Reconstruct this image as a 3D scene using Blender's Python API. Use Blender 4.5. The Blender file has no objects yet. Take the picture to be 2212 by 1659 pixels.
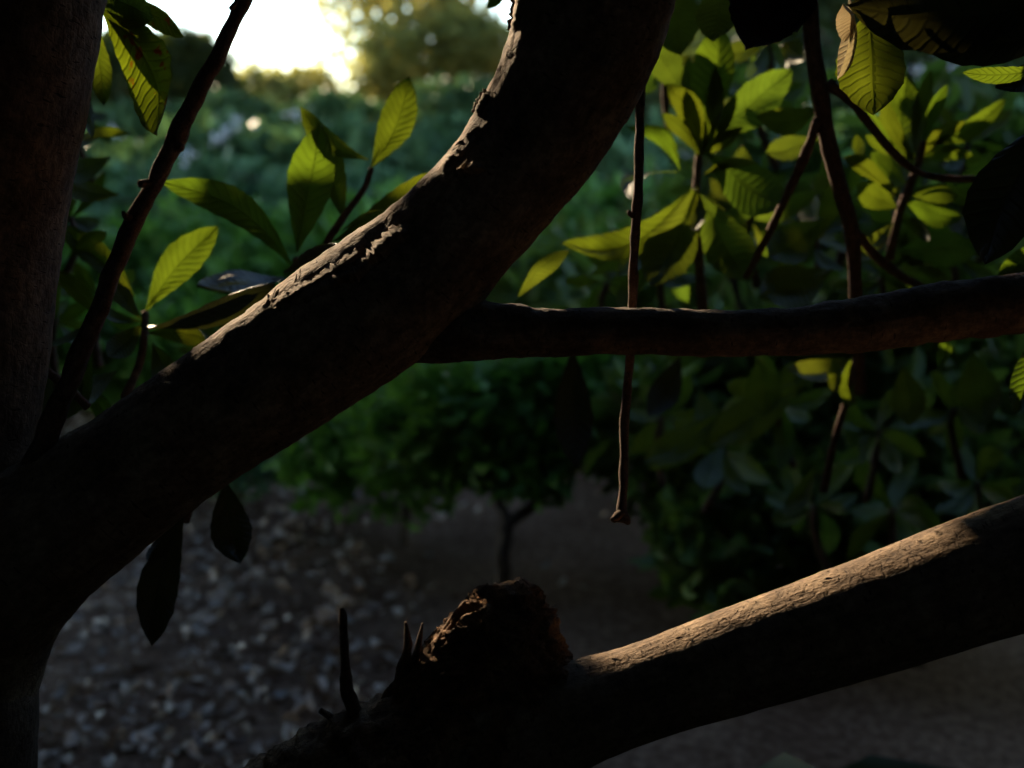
import bpy, math, random
import numpy as np
from mathutils import Vector, Matrix, noise
from mathutils.bvhtree import BVHTree

random.seed(7)
rng = np.random.default_rng(7)
scene = bpy.context.scene
col = scene.collection
R = math.radians

# ------------------------------------------------------------------ camera
CAM_Z, PITCH, LENS = 1.25, 13.0, 40.0
cam_d = bpy.data.cameras.new('camera')
cam = bpy.data.objects.new('camera', cam_d); col.objects.link(cam)
cam.location = (0, 0, CAM_Z); cam.rotation_euler = (R(90 - PITCH), 0, 0)
cam_d.sensor_width = 36.0; cam_d.lens = LENS
cam_d.clip_start = 0.02; cam_d.clip_end = 2000
cam_d.dof.use_dof = True; cam_d.dof.focus_distance = 1.0; cam_d.dof.aperture_fstop = 3.4
scene.camera = cam

# ------------------------------------------------------------------ light
SUN_AZ, SUN_EL = 28.0, 20.0          # degrees left of the view direction, above the horizon
S = Vector((-math.sin(R(SUN_AZ)) * math.cos(R(SUN_EL)), math.cos(R(SUN_AZ)) * math.cos(R(SUN_EL)), math.sin(R(SUN_EL))))
world = bpy.data.worlds.new('World'); scene.world = world; world.use_nodes = True
wn = world.node_tree; wn.nodes.clear()
sky = wn.nodes.new('ShaderNodeTexSky'); sky.sky_type = 'NISHITA'; sky.sun_disc = False
sky.sun_elevation = R(SUN_EL); sky.sun_rotation = R(-SUN_AZ)
sky.air_density = 1.0; sky.dust_density = 0.0; sky.ozone_density = 1.6
bg = wn.nodes.new('ShaderNodeBackground'); bg.inputs['Strength'].default_value = 0.15
wo = wn.nodes.new('ShaderNodeOutputWorld')
wn.links.new(sky.outputs[0], bg.inputs[0]); wn.links.new(bg.outputs[0], wo.inputs[0])
sun_d = bpy.data.lights.new('sun', 'SUN'); sun_d.energy = 5.0; sun_d.angle = R(0.5); sun_d.color = (1.0, 0.77, 0.50)
sun = bpy.data.objects.new('sun', sun_d); col.objects.link(sun)
sun.rotation_euler = S.to_track_quat('Z', 'Y').to_euler()
vs = scene.view_settings
vs.view_transform = 'Standard'; vs.look = 'None'; vs.exposure = 1.75; vs.gamma = 1.0; vs.use_curve_mapping = False
scene.cycles.max_bounces = 4; scene.cycles.transparent_max_bounces = 4
scene.cycles.use_light_tree = False; scene.cycles.adaptive_threshold = 0.04
scene.cycles.caustics_reflective = False; scene.cycles.caustics_refractive = False

# ------------------------------------------------------------------ helpers
W_, H_ = 2212.0, 1659.0              # measuring grid for the placements
F_ = LENS / 36.0 * W_
CM = Matrix.Translation(cam.location) @ cam.rotation_euler.to_matrix().to_4x4()
def P(x, y, d):
    """the place in the garden d metres out along the sight line through (x, y)"""
    return CM @ Vector(((x - W_ / 2) / F_ * d, (H_ / 2 - y) / F_ * d, -d))
CMI = CM.inverted()
def in_view_np(pts, margin=60, near=0.0):
    m = np.array(CMI)
    q = pts @ m[:3, :3].T + m[:3, 3]
    d = -q[:, 2]
    ok = d > near
    ds = np.where(ok, d, 1)
    x = q[:, 0] / ds * F_ + W_ / 2; y = H_ / 2 - q[:, 1] / ds * F_
    return ok & (x > -margin) & (x < W_ + margin) & (y > -margin) & (y < H_ + margin)

def tag(o, label=None, cat=None, group=None, kind=None):
    if label: o['label'] = label
    if cat: o['category'] = cat
    if group: o['group'] = group
    if kind: o['kind'] = kind
    return o
def empty(name, loc, label=None, cat=None, group=None):
    o = bpy.data.objects.new(name, None); col.objects.link(o); o.location = loc
    o.empty_display_size = 0.1
    bpy.context.view_layer.update()
    return tag(o, label, cat, group)
def link(name, me, parent=None):
    o = bpy.data.objects.new(name, me); col.objects.link(o)
    if parent is not None:
        o.parent = parent
        pl = Vector((0, 0, 0)); q = parent
        while q is not None:
            pl += q.location; q = q.parent
        o.location = -pl                      # meshes are written in world coordinates
    return o
def mesh_obj(name, verts, faces, mat, parent=None, smooth=True, uvs=None):
    me = bpy.data.meshes.new(name)
    me.from_pydata([tuple(v) for v in verts], [], faces)
    if smooth: me.polygons.foreach_set('use_smooth', [True] * len(me.polygons))
    if uvs is not None:
        uvl = me.uv_layers.new(name='UVMap')
        idx = np.empty(len(me.loops), dtype=np.int32); me.loops.foreach_get('vertex_index', idx)
        uvl.data.foreach_set('uv', np.asarray(uvs, dtype=np.float32)[idx].ravel())
    me.materials.append(mat); me.update()
    return link(name, me, parent)

# ------------------------------------------------------------------ materials
def new_mat(name):
    m = bpy.data.materials.new(name); m.use_nodes = True
    nt = m.node_tree; nt.nodes.clear()
    return m, nt, nt.nodes, nt.links
def ramp(nodes, stops):
    r = nodes.new('ShaderNodeValToRGB'); e = r.color_ramp.elements
    while len(e) < len(stops): e.new(0.5)
    for el, (p, c) in zip(e, stops):
        el.position = p; el.color = (*c, 1)
    return r
def bark_mat(name, dark, mid, light, scale=1.0, bump=0.5, patch=0.5):
    m, nt, N, L = new_mat(name)
    tc = N.new('ShaderNodeTexCoord')
    n1 = N.new('ShaderNodeTexNoise'); n1.inputs['Scale'].default_value = 26 * scale; n1.inputs['Detail'].default_value = 4; n1.inputs['Roughness'].default_value = 0.68
    n2 = N.new('ShaderNodeTexNoise'); n2.inputs['Scale'].default_value = 160 * scale; n2.inputs['Detail'].default_value = 2; n2.inputs['Roughness'].default_value = 0.7
    vo = N.new('ShaderNodeTexVoronoi'); vo.feature = 'DISTANCE_TO_EDGE'; vo.inputs['Scale'].default_value = 38 * scale
    dn = N.new('ShaderNodeTexNoise'); dn.inputs['Scale'].default_value = 30 * scale
    mx = N.new('ShaderNodeMix'); mx.data_type = 'VECTOR'; mx.inputs[0].default_value = 0.06
    dn.inputs['Detail'].default_value = 1
    L.new(tc.outputs['Object'], mx.inputs[4]); L.new(dn.outputs['Color'], mx.inputs[5]); L.new(tc.outputs['Object'], dn.inputs['Vector'])
    L.new(tc.outputs['Object'], n1.inputs['Vector']); L.new(tc.outputs['Object'], n2.inputs['Vector']); L.new(mx.outputs[1], vo.inputs['Vector'])
    r = ramp(N, [(0.30, dark), (0.5, mid), (0.72, light)])
    L.new(n1.outputs['Fac'], r.inputs['Fac'])
    r2 = ramp(N, [(0.35, (0.55, 0.55, 0.55)), (0.65, (1.15, 1.12, 1.1))]); L.new(n2.outputs['Fac'], r2.inputs['Fac'])
    mul = N.new('ShaderNodeMix'); mul.data_type = 'RGBA'; mul.blend_type = 'MULTIPLY'; mul.inputs[0].default_value = 0.8
    L.new(r.outputs[0], mul.inputs[6]); L.new(r2.outputs[0], mul.inputs[7])
    uv = N.new('ShaderNodeUVMap'); mp = N.new('ShaderNodeMapping'); mp.inputs['Scale'].default_value = (70 * scale, 330 * scale, 1); L.new(uv.outputs[0], mp.inputs['Vector'])
    ln = N.new('ShaderNodeTexNoise'); ln.inputs['Scale'].default_value = 1.0; ln.inputs['Detail'].default_value = 1; L.new(mp.outputs[0], ln.inputs['Vector'])
    lr = ramp(N, [(0.66, (1, 1, 1)), (0.72, (0.3, 0.27, 0.25))]); L.new(ln.outputs['Fac'], lr.inputs[0])
    mp2 = N.new('ShaderNodeMapping'); mp2.inputs['Scale'].default_value = (90 * scale, 22 * scale, 1); L.new(uv.outputs[0], mp2.inputs['Vector'])
    fn = N.new('ShaderNodeTexNoise'); fn.inputs['Scale'].default_value = 1.0; fn.inputs['Detail'].default_value = 4; fn.inputs['Roughness'].default_value = 0.7; L.new(mp2.outputs[0], fn.inputs['Vector'])
    fr = ramp(N, [(0.35, (0.6, 0.57, 0.54)), (0.6, (1.12, 1.1, 1.08))]); L.new(fn.outputs['Fac'], fr.inputs[0])
    mul2 = N.new('ShaderNodeMix'); mul2.data_type = 'RGBA'; mul2.blend_type = 'MULTIPLY'; mul2.inputs[0].default_value = 1; L.new(mul.outputs[2], mul2.inputs[6]); L.new(lr.outputs[0], mul2.inputs[7])
    mul3 = N.new('ShaderNodeMix'); mul3.data_type = 'RGBA'; mul3.blend_type = 'MULTIPLY'; mul3.inputs[0].default_value = 0.8; L.new(mul2.outputs[2], mul3.inputs[6]); L.new(fr.outputs[0], mul3.inputs[7])
    bs = N.new('ShaderNodeBsdfPrincipled'); bs.inputs['Roughness'].default_value = 0.92; bs.inputs['Specular IOR Level'].default_value = 0.15
    L.new(mul3.outputs[2], bs.inputs['Base Color'])
    hr = ramp(N, [(0.0, (0, 0, 0)), (0.06, (1, 1, 1))]); L.new(vo.outputs['Distance'], hr.inputs['Fac'])
    a = N.new('ShaderNodeMath'); a.operation = 'MULTIPLY_ADD'; L.new(n2.outputs['Fac'], a.inputs[0]); a.inputs[1].default_value = 0.7
    b = N.new('ShaderNodeMath'); b.operation = 'MULTIPLY_ADD'; L.new(hr.outputs[0], b.inputs[0]); b.inputs[1].default_value = patch; L.new(n1.outputs['Fac'], b.inputs[2])
    L.new(b.outputs[0], a.inputs[2])
    a2 = N.new('ShaderNodeMath'); a2.operation = 'ADD'; L.new(a.outputs[0], a2.inputs[0]); L.new(fn.outputs['Fac'], a2.inputs[1])
    a3 = N.new('ShaderNodeMath'); a3.operation = 'MULTIPLY_ADD'; L.new(lr.outputs[0], a3.inputs[0]); a3.inputs[1].default_value = 0.5; L.new(a2.outputs[0], a3.inputs[2])
    bp = N.new('ShaderNodeBump'); bp.inputs['Strength'].default_value = bump; bp.inputs['Distance'].default_value = 0.004 / scale
    L.new(a3.outputs[0], bp.inputs['Height']); L.new(bp.outputs[0], bs.inputs['Normal'])
    o = N.new('ShaderNodeOutputMaterial'); L.new(bs.outputs[0], o.inputs[0])
    return m
BARK = bark_mat('loquat_bark', (0.085, 0.06, 0.042), (0.17, 0.122, 0.083), (0.27, 0.20, 0.135), 1.0, 0.55, 0.14)
ROUGH = bark_mat('rough_bark', (0.06, 0.036, 0.025), (0.15, 0.09, 0.055), (0.28, 0.175, 0.10), 1.6, 1.0, 0.15)
SHADEBARK = bark_mat('shaded_bark', (0.05, 0.035, 0.025), (0.10, 0.071, 0.051), (0.18, 0.132, 0.095), 1.0, 0.55, 0.14)  # loquat bark with the shade on trunk and level branch put into the colour
TWIG = bark_mat('twig_bark', (0.07, 0.045, 0.035), (0.13, 0.085, 0.065), (0.20, 0.14, 0.10), 4.0, 0.6, 0.3)
FARBARK = bark_mat('grey_bark', (0.05, 0.04, 0.03), (0.09, 0.07, 0.055), (0.15, 0.12, 0.1), 0.3, 0.6, 0.3)

def leaf_mat(name, top, trans, spots=False, veins=True, gloss=0.35, tmix=0.5):
    """broad leaf with midrib and side veins, drawn in leaf coordinates u (across) and v (along)"""
    m, nt, N, L = new_mat(name)
    uv = N.new('ShaderNodeUVMap'); sp = N.new('ShaderNodeSeparateXYZ'); L.new(uv.outputs[0], sp.inputs[0])
    def M(op, a, b=None, c=None):
        n = N.new('ShaderNodeMath'); n.operation = op
        for k, v in enumerate((a, b, c)):
            if v is None: continue
            if isinstance(v, (int, float)): n.inputs[k].default_value = v
            else: L.new(v, n.inputs[k])
        return n.outputs[0]
    au = M('ABSOLUTE', M('MULTIPLY_ADD', sp.outputs[0], 2.0, -1.0))
    mid = M('SUBTRACT', 1.0, M('SMOOTH_MIN', M('MULTIPLY', au, 9.0), 1.0, 0.2))
    ph = N.new('ShaderNodeTexNoise'); ph.inputs['Scale'].default_value = 5.0; ph.inputs['Detail'].default_value = 1; L.new(uv.outputs[0], ph.inputs['Vector'])
    wave = M('SINE', M('MULTIPLY', M('ADD', M('SUBTRACT', sp.outputs[1], M('MULTIPLY', au, 0.13)), M('MULTIPLY', ph.outputs['Fac'], 0.03)), 82.0))
    vein = M('POWER', M('MULTIPLY_ADD', wave, 0.5, 0.5), 5.0)
    vv = M('MAXIMUM', mid, M('MULTIPLY', vein, 0.6))
    tc = N.new('ShaderNodeTexCoord')
    nz = N.new('ShaderNodeTexNoise'); nz.inputs['Scale'].default_value = 22; nz.inputs['Detail'].default_value = 2
    L.new(tc.outputs['Object'], nz.inputs['Vector'])
    rnd = N.new('ShaderNodeObjectInfo')
    base = ramp(N, [(0.3, tuple(c * 0.7 for c in top)), (0.7, tuple(c * 1.25 for c in top))]); L.new(nz.outputs['Fac'], base.inputs[0])
    tr = ramp(N, [(0.3, tuple(c * 0.75 for c in trans)), (0.7, tuple(c * 1.2 for c in trans))]); L.new(nz.outputs['Fac'], tr.inputs[0])
    hs = N.new('ShaderNodeHueSaturation'); L.new(tr.outputs[0], hs.inputs['Color'])
    L.new(M('MULTIPLY_ADD', rnd.outputs['Random'], 0.05, 0.47), hs.inputs['Hue'])
    L.new(M('MULTIPLY_ADD', rnd.outputs['Random'], 0.4, 0.75), hs.inputs['Value'])
    tv = N.new('ShaderNodeMix'); tv.data_type = 'RGBA'; L.new(M('MULTIPLY', vv, 0.28 if veins else 0.2), tv.inputs[0])
    L.new(hs.outputs[0], tv.inputs[6]); tv.inputs[7].default_value = (*(c * 0.25 for c in trans), 1)
    bv = N.new('ShaderNodeMix'); bv.data_type = 'RGBA'; L.new(M('MULTIPLY', vv, 0.3), bv.inputs[0])
    L.new(base.outputs[0], bv.inputs[6]); bv.inputs[7].default_value = (top[0] * 1.8, top[1] * 1.5, top[2] * 1.6, 1)
    tcol, bcol = tv.outputs[2], bv.outputs[2]
    if spots:
        s = N.new('ShaderNodeTexNoise'); s.inputs['Scale'].default_value = 58; s.inputs['Detail'].default_value = 3
        L.new(tc.outputs['Object'], s.inputs['Vector'])
        sm = ramp(N, [(0.60, (0, 0, 0)), (0.66, (1, 1, 1))]); L.new(s.outputs['Fac'], sm.inputs[0])
        for k, (src, c) in enumerate(((tcol, (0.16, 0.018, 0.002)), (bcol, (0.06, 0.02, 0.008)))):
            q = N.new('ShaderNodeMix'); q.data_type = 'RGBA'; L.new(sm.outputs[0], q.inputs[0]); L.new(src, q.inputs[6]); q.inputs[7].default_value = (*c, 1)
            if k == 0: tcol = q.outputs[2]
            else: bcol = q.outputs[2]
    bp = N.new('ShaderNodeBump'); bp.inputs['Strength'].default_value = 0.5; bp.inputs['Distance'].default_value = 0.003
    L.new(M('MULTIPLY_ADD', vv, -1.0, M('MULTIPLY', nz.outputs['Fac'], 0.6)), bp.inputs['Height'])
    pr = N.new('ShaderNodeBsdfPrincipled'); pr.inputs['Roughness'].default_value = 0.5; pr.inputs['Specular IOR Level'].default_value = gloss
    L.new(bcol, pr.inputs['Base Color']); L.new(bp.outputs[0], pr.inputs['Normal'])
    tl = N.new('ShaderNodeBsdfTranslucent'); L.new(tcol, tl.inputs['Color']); L.new(bp.outputs[0], tl.inputs['Normal'])
    mxs = N.new('ShaderNodeMixShader'); mxs.inputs[0].default_value = tmix
    L.new(pr.outputs[0], mxs.inputs[1]); L.new(tl.outputs[0], mxs.inputs[2])
    o = N.new('ShaderNodeOutputMaterial'); L.new(mxs.outputs[0], o.inputs[0])
    return m
LEAF = leaf_mat('loquat_leaf', (0.04, 0.06, 0.016), (0.086, 0.128, 0.006), tmix=0.45)
LEAFGLOSS = leaf_mat('glossy_leaf', (0.02, 0.03, 0.014), (0.03, 0.04, 0.006), tmix=0.15, gloss=1.0)
LEAFSHADE = leaf_mat('shaded_leaf', (0.06, 0.10, 0.026), (0.10, 0.15, 0.01), tmix=0.4)  # shade copy of the loquat leaf, colour lifted to read in dim places
LEAFSPOT = leaf_mat('spotted_leaf', (0.035, 0.05, 0.015), (0.12, 0.16, 0.005), spots=True)
LEAFRED = leaf_mat('red_leaf', (0.022, 0.007, 0.005), (0.012, 0.002, 0.001), tmix=0.3)
LEAFDRY = leaf_mat('dry_leaf', (0.62, 0.56, 0.45), (0.4, 0.3, 0.16), tmix=0.25, gloss=0.5)
LEAFOLD = leaf_mat('old_leaf', (0.024, 0.024, 0.011), (0.03, 0.03, 0.005), tmix=0.3)

def mass_mat(name, c0, c1, trans, tmix=0.35, gloss=0.3, rough=0.5):
    m, nt, N, L = new_mat(name)
    g = N.new('ShaderNodeNewGeometry')
    r = ramp(N, [(0.0, c0), (1.0, c1)]); L.new(g.outputs['Random Per Island'], r.inputs[0])
    pr = N.new('ShaderNodeBsdfPrincipled'); pr.inputs['Roughness'].default_value = rough; pr.inputs['Specular IOR Level'].default_value = gloss
    L.new(r.outputs[0], pr.inputs['Base Color'])
    tl = N.new('ShaderNodeBsdfTranslucent')
    r2 = ramp(N, [(0.0, tuple(c * .6 for c in trans)), (1.0, trans)]); L.new(g.outputs['Random Per Island'], r2.inputs[0])
    L.new(r2.outputs[0], tl.inputs['Color'])
    mx = N.new('ShaderNodeMixShader'); mx.inputs[0].default_value = tmix
    L.new(pr.outputs[0], mx.inputs[1]); L.new(tl.outputs[0], mx.inputs[2])
    o = N.new('ShaderNodeOutputMaterial'); L.new(mx.outputs[0], o.inputs[0])
    return m
CROWN = mass_mat('crown_leaves', (0.03, 0.045, 0.012), (0.06, 0.075, 0.02), (0.05, 0.06, 0.005), 0.25)
WEED = mass_mat('weed_leaves', (0.06, 0.15, 0.025), (0.17, 0.34, 0.07), (0.15, 0.34, 0.035), 0.4)
SAGE = mass_mat('sage_leaves', (0.03, 0.085, 0.03), (0.13, 0.24, 0.11), (0.09, 0.18, 0.05), 0.3)
DARKG = mass_mat('dark_leaves', (0.025, 0.05, 0.02), (0.07, 0.10, 0.04), (0.10, 0.14, 0.02), 0.35)
OLIVE = mass_mat('olive_leaves', (0.13, 0.16, 0.05), (0.28, 0.29, 0.11), (0.62, 0.60, 0.16), 0.65)
SHRUBM = mass_mat('shrub_leaves', (0.075, 0.13, 0.03), (0.16, 0.26, 0.06), (0.17, 0.28, 0.035), 0.4, 0.45, 0.45)

def ground_mat():
    m, nt, N, L = new_mat('soil')
    tc = N.new('ShaderNodeTexCoord')
    a = N.new('ShaderNodeTexNoise'); a.inputs['Scale'].default_value = 1.3; a.inputs['Detail'].default_value = 3
    b = N.new('ShaderNodeTexNoise'); b.inputs['Scale'].default_value = 45; b.inputs['Detail'].default_value = 5; b.inputs['Roughness'].default_value = 0.7
    for n in (a, b): L.new(tc.outputs['Object'], n.inputs['Vector'])
    r = ramp(N, [(0.3, (0.12, 0.068, 0.045)), (0.5, (0.25, 0.155, 0.105)), (0.72, (0.45, 0.31, 0.22))]); L.new(b.outputs['Fac'], r.inputs[0])
    r2 = ramp(N, [(0.35, (0.55, 0.5, 0.48)), (0.65, (1.1, 1.1, 1.1))]); L.new(a.outputs['Fac'], r2.inputs[0])
    mu = N.new('ShaderNodeMix'); mu.data_type = 'RGBA'; mu.blend_type = 'MULTIPLY'; mu.inputs[0].default_value = 1
    L.new(r.outputs[0], mu.inputs[6]); L.new(r2.outputs[0], mu.inputs[7])
    pr = N.new('ShaderNodeBsdfPrincipled'); pr.inputs['Roughness'].default_value = 0.95; pr.inputs['Specular IOR Level'].default_value = 0.1
    L.new(mu.outputs[2], pr.inputs['Base Color'])
    bp = N.new('ShaderNodeBump'); bp.inputs['Strength'].default_value = 0.9; bp.inputs['Distance'].default_value = 0.02
    L.new(b.outputs['Fac'], bp.inputs['Height']); L.new(bp.outputs[0], pr.inputs['Normal'])
    o = N.new('ShaderNodeOutputMaterial'); L.new(pr.outputs[0], o.inputs[0])
    return m
SOIL = ground_mat()
LITTER = mass_mat('litter', (0.16, 0.085, 0.05), (0.78, 0.62, 0.50), (0.1, 0.08, 0.05), 0.1, 0.4, 0.5)
PALE = mass_mat('pale_dry_leaf', (0.20, 0.15, 0.11), (0.55, 0.52, 0.50), (0.2, 0.15, 0.1), 0.1, 0.5, 0.45)

# ------------------------------------------------------------------ bulk leaf masses
LINES = []                          # (point, radius): sunlit places; foliage on the way to the sun leaves a gap there
def lit(x, y, d, r): LINES.append((np.array(P(x, y, d)), r))
def lit_along(x0, y0, x1, y1, d, r, n):
    for k in range(n):
        t = k / max(1, n - 1); lit(x0 + (x1 - x0) * t, y0 + (y1 - y0) * t, d, r)
Sn = np.array(S)
def off_the_sun_lines(P4, pad, grow):
    """P4: n x k x 3 points of n leaves; False where any point of a leaf stands in a sunbeam that reaches a sunlit place"""
    keep = np.ones(len(P4), bool)
    for p, r in LINES:
        v = P4 - p; t = v @ Sn
        dist = np.linalg.norm(v - t[..., None] * Sn, axis=2)
        keep &= ~((t > 0.05) & (dist < r + pad + grow * t)).any(axis=1)
    return keep
def leaf_mass(name, pts, size, mat, parent, aspect=0.34, up=0.35, droop=0.0, spread=0.35, dirs=None, gaps=False, hide=False):
    """one mesh of folded leaves, two four-sided halves each, at pts"""
    n = len(pts)
    d = rng.normal(size=(n, 3)) if dirs is None else dirs + 0.5 * rng.normal(size=(n, 3))
    d[:, 2] = d[:, 2] * 0.7 + up - droop
    d /= np.linalg.norm(d, axis=1, keepdims=True)
    q = rng.normal(size=(n, 3)); q -= (q * d).sum(1, keepdims=True) * d; q /= np.linalg.norm(q, axis=1, keepdims=True)
    nn = np.cross(d, q)
    ln = size * (1 + spread * rng.uniform(-1, 1, size=(n, 1))); w = ln * aspect * 0.5; f = w * 0.45
    base = pts; tip = pts + d * ln + nn * (-0.12 * ln)
    c1 = pts + d * ln * 0.30; c2 = pts + d * ln * 0.68
    if gaps or hide:
        five = np.stack([base, c1, (c1 + c2) / 2, c2, tip], axis=1)
        k = off_the_sun_lines(five, size * aspect * 0.35, 0.002 if size < 0.1 else 0.0045) if gaps else np.ones(n, bool)
        if hide: k &= ~in_view_np(five.reshape(-1, 3), 25).reshape(n, 5).any(axis=1)
        n = int(k.sum()); base, c1, c2, tip, q, nn, w, f = (a[k] for a in (base, c1, c2, tip, q, nn, w, f))
    V = np.stack([base, c1 + q * w * .8 + nn * f, c2 + q * w * .9 + nn * f, tip, c2 - q * w * .9 + nn * f, c1 - q * w * .8 + nn * f], axis=1).reshape(-1, 3)
    o = np.arange(n)[:, None] * 6
    Fq = np.concatenate([np.concatenate([o + 0, o + 3, o + 2, o + 1], 1), np.concatenate([o + 0, o + 5, o + 4, o + 3], 1)], 1).reshape(-1)
    me = bpy.data.meshes.new(name)
    me.vertices.add(len(V)); me.vertices.foreach_set('co', V.astype(np.float32).ravel())
    me.loops.add(len(Fq)); me.loops.foreach_set('vertex_index', Fq.astype(np.int32))
    me.polygons.add(2 * n); me.polygons.foreach_set('loop_start', np.arange(0, 8 * n, 4, dtype=np.int32)); me.polygons.foreach_set('loop_total', np.full(2 * n, 4, np.int32))
    me.materials.append(mat); me.update(calc_edges=True); me.validate()
    return link(name, me, parent)

# ------------------------------------------------------------------ tubes
def catmull(pts, n):
    """pts: list of (x, y, z, r); returns n resampled rows"""
    p = np.array(pts, float); p = np.vstack([2 * p[0] - p[1], p, 2 * p[-1] - p[-2]])
    m = len(p) - 3; out = []
    for k in range(n):
        u = k / (n - 1) * m; i = min(int(u), m - 1); t = u - i
        a, b, c, d = p[i], p[i + 1], p[i + 2], p[i + 3]
        out.append(0.5 * ((2 * b) + (-a + c) * t + (2 * a - 5 * b + 4 * c - d) * t * t + (-a + 3 * b - 3 * c + d) * t ** 3))
    return np.array(out)
UVS = {}
def tube_mesh(rows, seg=24, lump=0.0, fine=0.0, lumpscale=9.0, cap=True):
    pts = rows[:, :3]; rad = np.maximum(rows[:, 3], 1e-4)
    tan = np.gradient(pts, axis=0); tan /= np.linalg.norm(tan, axis=1, keepdims=True)
    u = np.cross(tan[0], (0.3, 0.2, 1.0)); u /= np.linalg.norm(u)
    verts, faces, uvs = [], [], []; run = np.concatenate([[0], np.cumsum(np.linalg.norm(np.diff(pts, axis=0), axis=1))])
    for k in range(len(pts)):
        u = u - tan[k] * (u @ tan[k]); u /= np.linalg.norm(u); v = np.cross(tan[k], u)
        for j in range(seg):
            a = 2 * math.pi * j / seg
            dr = u * math.cos(a) + v * math.sin(a)
            q = pts[k] + dr * rad[k]; r = rad[k]
            if lump:
                r *= 1 + lump * noise.noise(Vector(q) * lumpscale) + 0.5 * lump * noise.noise(Vector(q) * lumpscale * 2.7)
            if fine:
                n_ = noise.noise(Vector(q) * 70); r += fine * (n_ + 0.6 * noise.noise(Vector(q) * 170))
            verts.append(pts[k] + dr * r); uvs.append((abs(j / seg * 2 - 1) * math.pi * float(rad.mean()), run[k]))
    for k in range(len(pts) - 1):
        for j in range(seg):
            a = k * seg + j; b = k * seg + (j + 1) % seg
            faces.append((a, b, b + seg, a + seg))
    if cap:
        c0 = len(verts); verts.append(pts[0]); verts.append(pts[-1]); uvs += [(0, 0), (0, 0)]
        for j in range(seg):
            faces.append((c0, (j + 1) % seg, j))
            e = (len(pts) - 1) * seg
            faces.append((c0 + 1, e + j, e + (j + 1) % seg))
    UVS['last'] = uvs
    return verts, faces
def ptube(name, plist, mat, parent, n=40, seg=16, lump=0.03, fine=0.0, lumpscale=9.0, extra=None, kink=0.0):
    """plist rows: x, y, radius on the measuring grid, depth"""
    rows = []
    for x, y, r, d in plist:
        q = P(x, y, d); rows.append((q.x, q.y, q.z, r / F_ * d))
    cr = catmull(rows, n)
    if kink:
        for q in cr:
            p_ = Vector(q[:3]); w_ = noise.noise_vector(p_ * 16) + 0.5 * noise.noise_vector(p_ * 45); q[:3] += np.array(w_) * kink * q[3]
            q[3] *= 1 + 0.25 * max(0, noise.noise(p_ * 28)) * min(1, kink)
    v, f = tube_mesh(cr, seg, lump, fine, lumpscale)
    return mesh_obj(name, v, f, mat, parent, True, UVS['last'])

def make_leaf(base, tip, width, roll, bend, mat, parent, name='leaf', fold=0.25, bendside=0.0, nv=15, nu=8, shape='ob', curl=0.0, teeth=True):
    """an elongated, serrated, corrugated leaf from base to tip; roll 0 turns its face to the camera"""
    ax = tip - base; ln = ax.length; ax = ax / ln
    mid = (base + tip) / 2; view = (Vector(cam.location) - mid).normalized()
    side = ax.cross(view).normalized(); nrm = side.cross(ax).normalized()
    rot = Matrix.Rotation(R(roll), 3, ax); side = rot @ side; nrm = rot @ nrm
    verts, faces, uvs = [], [], []
    seed = random.random() * 50
    for i in range(nv + 1):
        t = i / nv
        if shape == 'ob':
            w = math.sin(math.pi * t ** 1.3) ** 0.8 if 0 < t < 1 else 0.0
        else:
            w = math.sin(math.pi * t ** 0.8) ** 0.8 if 0 < t < 1 else 0.0
        w = max(w, 0.045 * (1 - t))
        cx = math.sin(math.pi * t) * bend * ln; cs = math.sin(math.pi * t) * bendside * ln
        c = base + ax * ln * t + nrm * (-cx) + side * cs
        for j in range(nu + 1):
            u = j / nu * 2 - 1
            hw = width / 2 * w * (1 + 0.05 * noise.noise(Vector((seed, t * 9, u))))
            if teeth and abs(u) > 0.99: hw *= 1 + 0.03 * ((i % 2) * 2 - 1)
            z = -fold * hw * (1 - abs(u)) + 0.002 * width * math.sin((t - abs(u) * 0.13) * 60) * (1 - abs(u)) ** 0.3 + curl * hw * u * u
            z += 0.10 * width * noise.noise(Vector((seed + 3, t * 3.2, u * 1.4)))
            verts.append(c + side * hw * u + nrm * z)
            uvs.append((j / nu, t))
    for i in range(nv):
        for j in range(nu):
            a = i * (nu + 1) + j
            faces.append((a, a + 1, a + nu + 2, a + nu + 1))
    return mesh_obj(name, verts, faces, mat, parent, True, uvs)
def pleaf(parent, bx, by, tx, ty, w, d0, d1=None, roll=0, bend=0.06, mat=None, bs=0.0, **k):
    d1 = d0 if d1 is None else d1
    return make_leaf(P(bx, by, d0), P(tx, ty, d1), 0.84 * w / F_ * (d0 + d1) / 2, roll, bend, mat or LEAF, parent, bendside=bs, **k)

# ------------------------------------------------------------------ sunlit places (gaps in the foliage towards the sun)
lit_along(500, 702, 860, 490, 1.0, 0.020, 15)
lit_along(1106, 5, 1100, 40, 0.95, 0.014, 3); lit(1045, 215, 0.98, 0.004); lit(960, 345, 1.0, 0.002); lit_along(1005, 362, 1040, 358, 0.935, 0.006, 3)
lit_along(1345, 1400, 1700, 1262, 0.95, 0.009, 16); lit_along(1730, 1250, 1990, 1150, 0.95, 0.004, 10)
lit_along(1170, 658, 1430, 665, 1.0, 0.012, 7)
lit_along(1378, 330, 1366, 640, 1.06, 0.008, 6); lit_along(1345, 960, 1335, 1120, 1.02, 0.008, 4)
lit_along(930, 1385, 1010, 1295, 0.91, 0.010, 5)
lit_along(615, 358, 705, 358, 1.29, -0.004, 7); lit_along(830, 252, 875, 255, 1.31, -0.002, 4); lit(510, 425, 1.27, -0.006); lit(890, 380, 1.28, 0.004)
lit_along(335, 640, 400, 570, 1.31, 0.016, 4); lit_along(375, 688, 440, 665, 1.27, 0.003, 6)
lit_along(205, 110, 250, 160, 1.1, 0.022, 3)
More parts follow.
